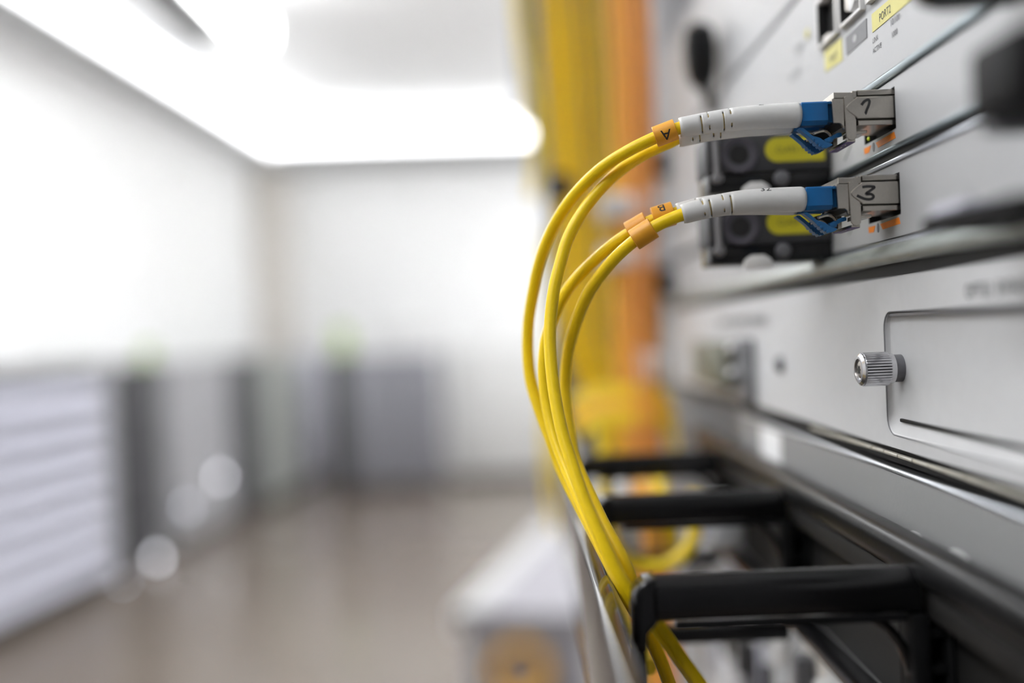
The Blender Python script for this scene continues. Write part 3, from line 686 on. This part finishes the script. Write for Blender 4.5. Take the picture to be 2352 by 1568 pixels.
def boot(parent, pts, rads, slots):
    """white strain relief: hollow tube with the slits really cut through"""
    path = catmull(pts, 30); L = [0]
    for a_, b_ in zip(path, path[1:]): L.append(L[-1] + (b_ - a_).length)
    tot = L[-1]
    def P(s_):
        s_ = max(0, min(tot, s_))
        for i in range(len(L) - 1):
            if L[i + 1] >= s_: return path[i].lerp(path[i + 1], (s_ - L[i]) / max(1e-9, L[i + 1] - L[i]))
        return path[-1]
    ss = set(tot * i / 40 for i in range(41)); cut = []
    for d_, kind in slots:
        s0 = tot - d_; ss |= {s0 - .17, s0 + .17}; cut.append((s0, kind))
    ss = sorted(s_ for s_ in ss if not any(abs(s_ - c_[0]) < .168 for c_ in cut))
    def rad(s_):
        f = s_ / tot * (len(rads) - 1); i = min(int(f), len(rads) - 2); return rads[i] + (rads[i + 1] - rads[i]) * (f - i)
    pp_ = [P(s_) for s_ in ss]; rr = [rad(s_) for s_ in ss]; rr[0] -= .25; rr[-1] -= .12
    mids = [(ss[i] + ss[i + 1]) / 2 for i in range(len(ss) - 1)]
    def skip(i, ang):
        for s0, kind in cut:
            if abs(mids[i] - s0) < .1:
                a_ = ang if ang < 180 else ang - 360      # 0 = towards the lens, +-90 = up / down
                a_ = -a_                                       # now positive = up
                if kind == 1: return -78 < a_ < 46 or abs(a_) > 140
                return 17 < a_ < 120 or -58 < a_ < -26
        return False
    b_ = MB().tube(pp_, rr, 40, cap=False, skip=skip)
    o_ = b_.build('boot', M_white, parent)
    cs_ = [tot - 14 + 13.2 * k / 16 for k in range(17)]
    MB().tube([P(s_) for s_ in cs_], [rad(s_) - .62 for s_ in cs_], 24).build('liner', M_liner, o_)
    md = o_.modifiers.new('wall', 'SOLIDIFY'); md.thickness = .0006; md.offset = -1
    return P, tot, rad
def jacket(parent, start, pts, r=1.47):
    path = catmull([start] + pts, 10)
    MB().tube(path, r, 20).build('jacket', M_yellow, parent)
    return path
def sleeve(parent, path, c, ln, letter=None, r0=1.62, r1=2.35, turn=0, name='marker_sleeve', flip=-1):
    """C-shaped identification sleeve clipped round a jacket"""
    c = Vector(c); i = min(range(len(path)), key=lambda k: (path[k] - c).length)
    i = max(1, min(len(path) - 2, i)); ax = (path[i + 1] - path[i - 1]).normalized(); o = path[i]
    N = Vector((0, -1, 0)); N = (N - ax * N.dot(ax)).normalized(); Bv = N.cross(ax)
    b_ = MB(); n_ = 30; a0, a1 = math.radians(-155 + turn), math.radians(155 + turn); rows = []
    for k in range(n_ + 1):
        a = a0 + (a1 - a0) * k / n_; u = N * math.cos(a) + Bv * math.sin(a)
        rows.append([b_.bm.verts.new(o + u * rr + ax * s_) for rr, s_ in ((r0, -ln / 2), (r1 - .12, -ln / 2), (r1, -ln / 2 + .12), (r1, ln / 2 - .12), (r1 - .12, ln / 2), (r0, ln / 2))])
    fs = []
    for x_, y_ in zip(rows, rows[1:]):
        for k in range(6): fs.append(b_.bm.faces.new((x_[k], x_[(k + 1) % 6], y_[(k + 1) % 6], y_[k])))
    fs.append(b_.bm.faces.new(rows[0])); fs.append(b_.bm.faces.new(list(reversed(rows[-1]))))
    bmesh.ops.recalc_face_normals(b_.bm, faces=fs)
    sl = b_.build(name, M_clip, parent)
    if letter:
        txt, size, ang, rot = letter
        def fn(u, v):
            uu = u; vv = v - size * .36
            ur, vr = uu * math.cos(rot) - vv * math.sin(rot), uu * math.sin(rot) + vv * math.cos(rot)
            a = math.radians(ang) + vr / r1
            return o - ax * (ur * flip) + (N * math.cos(a) + Bv * math.sin(a)) * (r1 + .03)
        lettering(txt, size, fn, M_ink, sl, name='letter', fine=True)
    return sl
def wrap_on_boot(parent, P, tot, rad, dist, txt, size, ang):
    c0, c1 = P(dist - .5), P(dist + .5); ax = (c1 - c0).normalized(); o = P(dist)
    N = Vector((0, -1, 0)); N = (N - ax * N.dot(ax)).normalized(); Bv = N.cross(ax); r = rad(dist) + .02
    def fn(u, v):
        a = ang + (v / r) * (1 if Bv.z > 0 else -1)
        return P(dist - u) + (N * math.cos(a) + Bv * math.sin(a)) * r
    lettering(txt, size, fn, M_ink, parent, name='printed_number', fine=True)
def pt(*a): return at(*a)
# ---- upper cord (port 1)
t = thing('fibre_patch_cord', 'upper yellow duplex fibre cord with orange A sleeve, plugged into transceiver 1', 'cable', (60, 236, 45), 'yellow duplex fibre cords')
sF = lc(t, LCY[0], (0, 0, 0)); sR = lc(t, LCY[1], (0, 0, 0))
P1, T1, r1_ = boot(t, [sF, pt(1770, 267, 232), pt(1700, 272.5, 232.3), pt(1630, 281.5, 232.8), pt(1561, 293, 233.5)], [2.9, 2.82, 2.72, 2.5, 2.3], [(4.9, 1), (6.6, 2), (9.9, 1), (11.6, 2)])
wrap_on_boot(t, P1, T1, r1_, 8.9, '2', 2.8, math.radians(-60))
P2, T2, _ = boot(t, [sR, pt(1757, 283.5, 238.3), pt(1695, 289, 238.6), pt(1627, 300, 239), pt(1556, 317, 239.5)], [2.9, 2.82, 2.72, 2.5, 2.3], [(3.2, 2), (4.9, 1), (8.2, 2), (9.9, 1)])
A1 = jacket(t, P1(T1 - 8), [P1(T1 - 1), pt(1525, 307, 234.2), pt(1509, 314, 234.5), pt(1451, 342, 236), pt(1394, 377, 238.5), pt(1351, 414, 241), pt(1311, 459, 244), pt(1279, 507, 247), pt(1254, 560, 250), pt(1238, 608, 252.5), pt(1227, 657, 254.5), pt(1215, 729, 256.5), pt(1212, 787, 257), pt(1214.5, 844, 256.5), pt(1222, 888, 255.5), pt(1235, 930, 254), pt(1250, 973, 252.5), pt(1265, 1011, 251), pt(1283, 1062, 249.5), pt(1311, 1123, 246.5), pt(1343, 1185, 242), pt(1377, 1250, 236), pt(1412, 1318, 232), pt(1450, 1390, 230), pt(1480, 1440, 230), pt(1512, 1507, 231.5), pt(1535, 1568, 233), pt(1565, 1660, 235)])
A2 = jacket(t, P2(T2 - 8), [P2(T2 - 1), pt(1536, 328, 240), pt(1510, 339, 240.3), pt(1470, 360, 240.8), pt(1425, 391, 241), pt(1385, 428, 241), pt(1350, 470, 241), pt(1322, 513, 240.6), pt(1301, 557, 240), pt(1287, 605, 239), pt(1274, 657, 237.8), pt(1266, 715, 236.5), pt(1263, 772, 235), pt(1265.5, 830, 233.2), pt(1271.5, 887, 231.3), pt(1281, 945, 229.2), pt(1294, 1002, 227), pt(1316, 1072, 224), pt(1341, 1145, 221), pt(1367, 1206, 218.5), pt(1396, 1268, 216.5), pt(1425, 1326, 215.3), pt(1462, 1380, 215), pt(1508, 1430, 215), pt(1562, 1507, 215), pt(1606, 1568, 215), pt(1670, 1660, 215)])
sleeve(t, A1, pt(1530, 305, 234.2), 5.2, ('A', 3.5, 20, -0.15), turn=60, r1=2.45)
# ---- lower cord (port 3)
t = thing('fibre_patch_cord', 'lower yellow duplex fibre cord with three orange sleeves, plugged into transceiver 3', 'cable', (60, 236, 25), 'yellow duplex fibre cords')
sF = lc(t, LCY[0], SH); sR = lc(t, LCY[1], SH)
P1, T1, r1_ = boot(t, [sF, pt(1765, 460, 231), pt(1690, 465.5, 231.3), pt(1625, 477, 231.8), pt(1567, 492, 232.5)], [2.9, 2.82, 2.72, 2.5, 2.3], [(4.9, 2), (6.4, 1), (9.4, 2), (11.1, 1)])
wrap_on_boot(t, P1, T1, r1_, 9.0, '32', 2.6, math.radians(-44))
P2, T2, _ = boot(t, [sR, pt(1758, 466, 237.4), pt(1683, 468, 237.7), pt(1613, 476, 238), pt(1555, 489, 238.5)], [2.9, 2.82, 2.72, 2.5, 2.3], [(4.9, 2), (6.4, 1), (9.4, 2), (11.1, 1)])
B1 = jacket(t, P1(T1 - 8), [P1(T1 - 1), pt(1520, 512, 233.5), pt(1478, 537, 234.3), pt(1459, 551, 235), pt(1418, 587, 237.5), pt(1381, 630, 241), pt(1348, 680, 245), pt(1324, 738, 249), pt(1306, 801, 252.5), pt(1299.5, 858, 254), pt(1298.5, 901, 254), pt(1302, 945, 252.5), pt(1310, 1002, 249.5), pt(1320, 1052, 246), pt(1348, 1120, 240), pt(1383, 1195, 233), pt(1415, 1254, 228), pt(1440, 1305, 225), pt(1462, 1372, 224), pt(1483, 1435, 224.5), pt(1514, 1507, 226), pt(1537, 1568, 227.5), pt(1570, 1660, 229)])
B2 = jacket(t, P2(T2 - 8), [P2(T2 - 1), pt(1532, 494, 239), pt(1505, 503, 239.3), pt(1472, 519, 240), pt(1446, 535, 240.8), pt(1408, 561, 242), pt(1365, 598, 244), pt(1322, 642, 246), pt(1294, 680, 247.2), pt(1272, 725, 248), pt(1255, 778, 248.2), pt(1249.5, 820, 248), pt(1248.5, 858, 247.5), pt(1252, 900, 246.6), pt(1259, 945, 245.2), pt(1273, 1002, 242.5), pt(1296, 1065, 238.5), pt(1330, 1145, 232), pt(1358, 1206, 227), pt(1388, 1268, 222.8), pt(1420, 1326, 220), pt(1455, 1382, 219.2), pt(1500, 1429, 219.5), pt(1555, 1507, 220), pt(1599, 1568, 220.5), pt(1665, 1660, 221)])
sleeve(t, B1, pt(1477, 538, 234.3), 5.4, None, turn=0, r1=2.6)
sleeve(t, B2, pt(1466, 523, 240), 5.2, None, turn=10, r1=2.75)
sleeve(t, B2, pt(1524, 497, 239.2), 5.0, ('B', 3.3, -42, 0.0), turn=20, r1=2.85)
# ================================================================== black handles close to the lens
bk_ = at(2130, -66, 165)
t = thing('black_plug', 'large round black plug at the top edge near the yellow PORT2 label', 'plug', (78, 165, bk_.z))
MB().lathe((XP - .1, 165, bk_.z), (-1, 0, 0), [(0, 5.2), (3, 5.2), (3.1, 6.2), (15, 6.4), (18, 5.6), (20, 3)], 32).build('shell', M_black, t)
MB().lathe((XP - 20, 165, bk_.z), (-1, 0, 0), [(0, 2.6), (4, 2.4), (9, 1.6)], 20).build('strain_relief', M_blackm, t)
g0, g1 = at(2226, 112, 150), at(2352, 292, 150)
t = thing('ejector_lever', 'blocky black ejector lever at the right edge above the thick rail', 'handle', (78, 142, g1.z))
MB().box(g0.x, XP - .2, 136, 151, g1.z + .8, g0.z - .3, 1.6, 3).build('grip', M_blackm, t)
MB().box(g0.x + 4, XP - .2, 151.1, 156, g1.z - .1, g1.z + 4, .8).build('pivot', M_dgrey, t)
g0, g1 = at(2108, 470, 172), at(2250, 520, 172)
t = thing('ejector_lever', 'flat black ejector lever lying over the thick rail at the right', 'handle', (78, 160, g1.z))
MB().box(g0.x + .3, 83.8, 140, 172, 14.1, 16.6, .8, 3).build('grip', M_blackm, t)
MB().box(g0.x + 1.2, XP - 7, 158, 170, 16.7, 18.1, .5).build('release_catch', M_cabl, t)
MB().box(XP - 6, XP - .4, 120, 152, 18.3, 21.6, .6).build('metal_bracket', M_zinc, t)
# ================================================================== horizontal cable manager
t = thing('cable_manager', 'black plastic ring cable manager running along the rack below the bypass unit', 'cable manager', (50, 300, -100))
MB().box(78.2, XP - 1.1, 96, 470, -55.5, -46.5, 3.5, 6).build('back_rail', M_rail, t)
MB().box(80.5, XP - .9, 96, 470, -61.5, -55.6, .8).build('back_flange', M_dback, t)
MB().box(79.5, XP - .9, 96, 470, -95, -90.5, 1.2).build('lower_rail', M_black, t)
MB().box(85.9, XP - .7, 96, 470, -90.4, -61.6).build('back_plate', M_dback, t, smooth=False)
RY = (207, 309, 411, 513)
for i, Y in enumerate(RY[:3]):
    b = MB(); h = 4.2
    # top bar, rounded front corner, front leg and lower bar as one ring
    sec = [(-4.0, -2.4), (-3.6, -4.0), (-2.4, -4.6), (2.4, -4.6), (3.6, -4.0), (4.0, -2.4)] + [(4.0 * math.cos(a), .4 + 4.2 * math.sin(a)) for a in [k * PI / 14 for k in range(15)]]
    b.prism([(Y + u, -55.6 + v) for u, v in sec], 'x', 25.5, 79, 0)
    cn = [(25.5, -51.0), (23.6, -51.3), (21.9, -52.4), (20.9, -54.2), (20.6, -57), (20.6, -66), (23.2, -66), (23.4, -62.5), (25.5, -60.2)]
    b.prism(cn, 'y', Y - 3.9, Y + 3.9, .8, 3)
    ring = b.build('ring_bar', M_black, t)
    MB().box(20.7, 23.1, Y - 3.2, Y + 3.2, -92, -66.1, .7).build('front_leg', M_black, ring)
    MB().box(20.7, 79, Y - 3.0, Y + 3.0, -97.6, -92.1, 1.6, 3).build('lower_bar', M_black, ring)
    MB().box(29, 76, Y - 4.6, Y - 4.05, -61.4, -59.7, .2).build('moulded_lip', M_blackm, ring)
    b = MB()
    b.box(77.0, 80.4, Y - 4, Y + 3.2, -91, -60.4, .3); b.box(84.2, 85.6, Y - 4, Y + 4, -89, -63.0, .2)
    for zz in (-64.5, -72, -79.5, -87): b.box(80.45, 84.15, Y - 3.2, Y + 3.2, zz - .8, zz + .8, .15)
    b.box(77.0, 85.5, Y + 3.3, Y + 4, -90, -61.8, .1); b.build('rear_post', M_blackm, ring)
    MB().tube([(66 + 12.5 * math.sin(a), Y, -60.6 - 18 + 18 * math.cos(a)) for a in [k * PI / 24 for k in range(13)]], 1.1, 10).build('gusset', M_black, ring)
b = MB(); b.box(13.9, 18.0, 150, 445, -97, -56.6, 1.0, 3); b.build('front_cover', M_gloss, t)
# ================================================================== cables lying inside the manager
def cable(name, pts, r, m, label, group=None, k=8, n=12):
    o_ = MB().tube(catmull(pts, k), r, n).build(name, m); tag(o_, label, 'cable', group); return o_
U = []
for k in range(25):
    a = PI + PI * k / 24; U.append((46 + 16 * math.cos(a), 372, -74 + 15 * math.sin(a)))
b = MB(); b.tube([(30, 372, -61.5), (30, 372, -68)] + U + [(62, 372, -68), (62, 372, -61.5)], 2.6, 12); 
tag(b.build('fibre_cable', M_ydull), 'blurred yellow cable bent into a U below the second manager ring bar', 'cable', 'cables inside the manager')
cable('fibre_cable', [(34, 440, -40), (33, 430, -62), (30, 400, -80), (27.5, 350, -86), (28, 290, -87), (30, 262, -89)], 2.2, M_ydull, 'dull yellow cable running along inside the glossy black cover', 'cables inside the manager')
for k, (x, z, m, lab) in enumerate(((60, -66, M_ydull, 'thick yellow cable crossing behind the second ring bar, right of the orange one'), (53, -66.5, M_orange, 'orange cable crossing behind the second ring bar'), (44, -67, M_finger, 'whitish cable crossing behind the second ring bar'))):
    cable('fibre_cable', [(x, 490, z - 6), (x, 468, z - 1), (x - 1, 448, z), (x - 2, 430, z - 4), (x, 421, z - 16), (x + 1, 424, z - 27)], 3.2, m, lab, 'cables inside the manager')
t = thing('cable_connector', 'pale grey connector body lying in the manager between the rings', 'connector', (72, 375, -89))
MB().box(66, 78.8, 362, 388, -82, -64, 3, 3).build('shell', M_post, t)
MB().box(64, 65.9, 366, 384, -78, -68, .5).build('front_lip', M_cabl, t)
# lower row of vertical line cards, seen through the rings
cols = [M_panel, M_cabp, M_beige, M_panel2, M_post, M_cabp, M_panel, M_cabl, M_cabp, M_panel, M_post, M_cabg]
names = ['light grey', 'white', 'beige', 'pale grey', 'blue-grey', 'whitish', 'light grey', 'lavender', 'white', 'grey', 'bluish', 'greenish']
for k in range(12):
    y0 = 262 + k * 25.2; m = cols[k]
    t = thing('line_card', f'{names[k]} vertical line card seen through the manager rings, number {k + 1} from the near end', 'line card', (92, y0 + 12, -330), 'vertical line cards below the manager')
    MB().box(90.4, 96, y0, y0 + 23.6, -330, -101, .8).build('front_plate', m, t)
    MB().box(88.6, 90.3, y0 + 3, y0 + 9, -170 - (k % 3) * 12, -122, .4).build('label_strip', (M_sticker, M_cabl, M_labelg, M_beige)[k % 4], t, smooth=False)
    MB().box(84, 90.3, y0 + 8, y0 + 16, -119, -108, 1).build('ejector', (M_dgrey, M_finger)[k % 2], t)
    MB().box(86.5, 90.3, y0 + 12, y0 + 20, -150, -130, .5).build('socket', M_blackm, t)
# ================================================================== far end of the rack: post, vertical cables, guides
t = thing('rack_post', 'pale grey vertical rack post at the far end of the blades', 'rack post', (90, 590, -600))
MB().box(83, 110, 568, 606, FL, 500, 1.5).build('channel', M_post, t)
b = MB()
for k in range(40): b.box(82.8, 83.3, 582, 592, -420 + k * 22.2, -411 + k * 22.2)
b.build('hole_row', M_dgrey, t, smooth=False)
# pale guides that hold the vertical cables
for z, lab, w in ((70, 'upper of two pale guide fingers holding the vertical cables', 14), (41, 'lower of two pale guide fingers holding the vertical cables', 12), (-22, 'short pale guide finger above the crossing yellow cables', 17)):
    x0 = 52 if z > 0 else 69
    t = thing('cable_guide', lab, 'cable guide', (80, 596, z), 'pale guide fingers on the rack post')
    MB().box(x0, 82.7, 570, 584, z - w / 2, z + w / 2, 3, 3).build('finger', M_finger, t)
    MB().box(x0 - 3, x0 - .1, 568, 586, z - w / 2 - 2, z + w / 2 + 2, 1.2).build('end_stop', M_finger, t)
g = at(1582, 588, 566)
t = thing('dust_cap', 'small blue dust cap beside the lower pale guide finger', 'cap', (g.x, 566, g.z))
MB().box(g.x - 3.5, g.x + 4, 560, 567, g.z - 4.5, g.z + 4.5, .8).build('body', M_blue, t)
MB().box(g.x - 6, g.x - 3.6, 562, 565, g.z - 2, g.z + 2, .4).build('pull', M_blue, t)
for px, py, lab in ((1290, 430, 'black hook-and-loop strap at the left edge of the yellow bundle'), (1515, 385, 'black hook-and-loop strap over the orange cables, upper one'), (1528, 652, 'black hook-and-loop strap below the pale guide fingers')):
    g = at(px, py, 578 if px > 1400 else 616); dY = 0 if px > 1400 else 52
    t = thing('cable_strap', lab, 'strap', (g.x, 578, g.z), 'black straps on the vertical cables')
    MB().box(g.x - 7, g.x + 6, 560 + dY, 566 + dY, g.z - 8, g.z + 8, 2, 3).build('band', M_blackm, t)
    MB().box(g.x - 2, g.x + 5, 556 + dY, 559.8 + dY, g.z - 3, g.z + 3, 1).build('buckle', M_dgrey, t)
# black backing plate behind the vertical bundle
tag(MB().prism([(22, 420), (110, 420), (110, FL), (84, FL), (60, -120), (22, -60)], 'y', 720, 728, 2).build('backing_plate', M_dgrey), 'tall dark grey plate behind the vertical yellow and orange cables', 'plate')
def vcables(n, x0, x1, ya, yb, m, kind, grp, r=(2.2, 2.8), side=(66, 98)):
    for k in range(n):
        f = (k + .5) / n; x = x0 + (x1 - x0) * f; Y = ya + (yb - ya) * ((k * 5) % n) / n
        xe = side[0] + (side[1] - side[0]) * f
        ph = 1.1 + x0 * .05; am = 2.2; pts = []
        for j in range(15):
            z = 360 - j * 40; w = 1 + (1.2 if z > 200 else 0)
            sw = min(1, max(0, (10 - z) / 130)); sw = sw * sw * (3 - 2 * sw)
            pts.append((x + (xe - x) * sw + am * math.sin(ph + j * .7) * w, Y + 4 * math.sin(ph * 2 + j * .5), z))
        pts += [(xe, Y, -420), (xe, Y, -1000), (xe, Y, FL + 3)]
        cable('vertical_cable', pts, random.uniform(*r), m, f'{kind}, strand {k + 1} from the left', grp, 5, 8)
vcables(17, 24, 64, 620, 688, M_ydull, 'yellow vertical cable beside the rack post', 'yellow vertical cables')
vcables(7, 57, 83, 588, 610, M_orange, 'orange vertical cable beside the rack post', 'orange vertical cables', (2.3, 2.7), (60, 78))
vcables(3, 60, 74, 528, 534, M_red, 'salmon vertical cable before the orange bundle', 'red vertical cables', (1.2, 1.6), (62, 76))
# yellow cables crossing below towards the blades
for k in range(5):
    z = -33 - k * 4.3
    cable('crossing_cable', [(26 + k, 562 - k * 2, z - 8), (40, 556 - k * 2, z - 1), (58, 550 - k * 2, z), (76, 548 - k * 2, z - 3), (82, 552 - k * 2, z - 18)], 2.1, M_ydull if k != 2 else M_orange,
          ('yellow', 'yellow', 'orange', 'yellow', 'yellow')[k] + f' cable crossing in front of the rack post, strand {k + 1} from the top', 'crossing cables at the rack foot')
# far hanging strands seen beside the cords
for k, (px, Y, z1) in enumerate(((1262, 960, 90), (1283, 1080, -60), (1296, 1130, -70), (1244, 820, 330))):
    x = at(px, 900, Y).x; z0_ = -190 if k < 3 else 110
    pts = [(x + 5 * math.sin(j * .8 + k), Y, z1 + (z0_ - z1) * j / 8) for j in range(9)]
    cable('hanging_cable', pts, 4.0 if k < 3 else 5, M_ydull, ('pale yellow hanging cable left of the cords', 'yellow hanging cable behind the lower cords', 'yellow hanging cable nearest the black manager', 'tan hanging cable at the upper left of the bundle')[k], 'hanging cables behind the cords', 5, 10)
g0, g1 = at(1186, 0, 1250), at(1262, 175, 1250)
t = thing('hanging_cable_chute', 'grey overhead cable chute hanging at the top beside the yellow bundle', 'cable chute', (g1.x, 1250, g1.z))
MB().box(g0.x, g0.x + 46, 1250, 1500, g1.z, CE, 4).build('duct', M_lampb, t)
MB().box(g0.x - 3, g0.x + 49, 1245, 1505, g1.z - 12, g1.z - .5, 3).build('lip', M_post, t)
# next rack in the row, beyond the cables
t = thing('far_rack', 'grey equipment rack standing beyond the vertical cables', 'rack', (400, 1300, FL))
MB().box(100, 700, 760, 1900, FL, 640, 8).build('body', M_post, t)
MB().box(96, 99.5, 800, 1880, FL + 60, 600, 1).build('door', M_cab, t)
# ------------------------------------------------------------------ world: dim neutral light, the room closes it off
w = bpy.data.worlds.new('world'); S.world = w; w.use_nodes = True
w.node_tree.nodes['Background'].inputs[0].default_value = (.9, .93, 1, 1); w.node_tree.nodes['Background'].inputs[1].default_value = .4
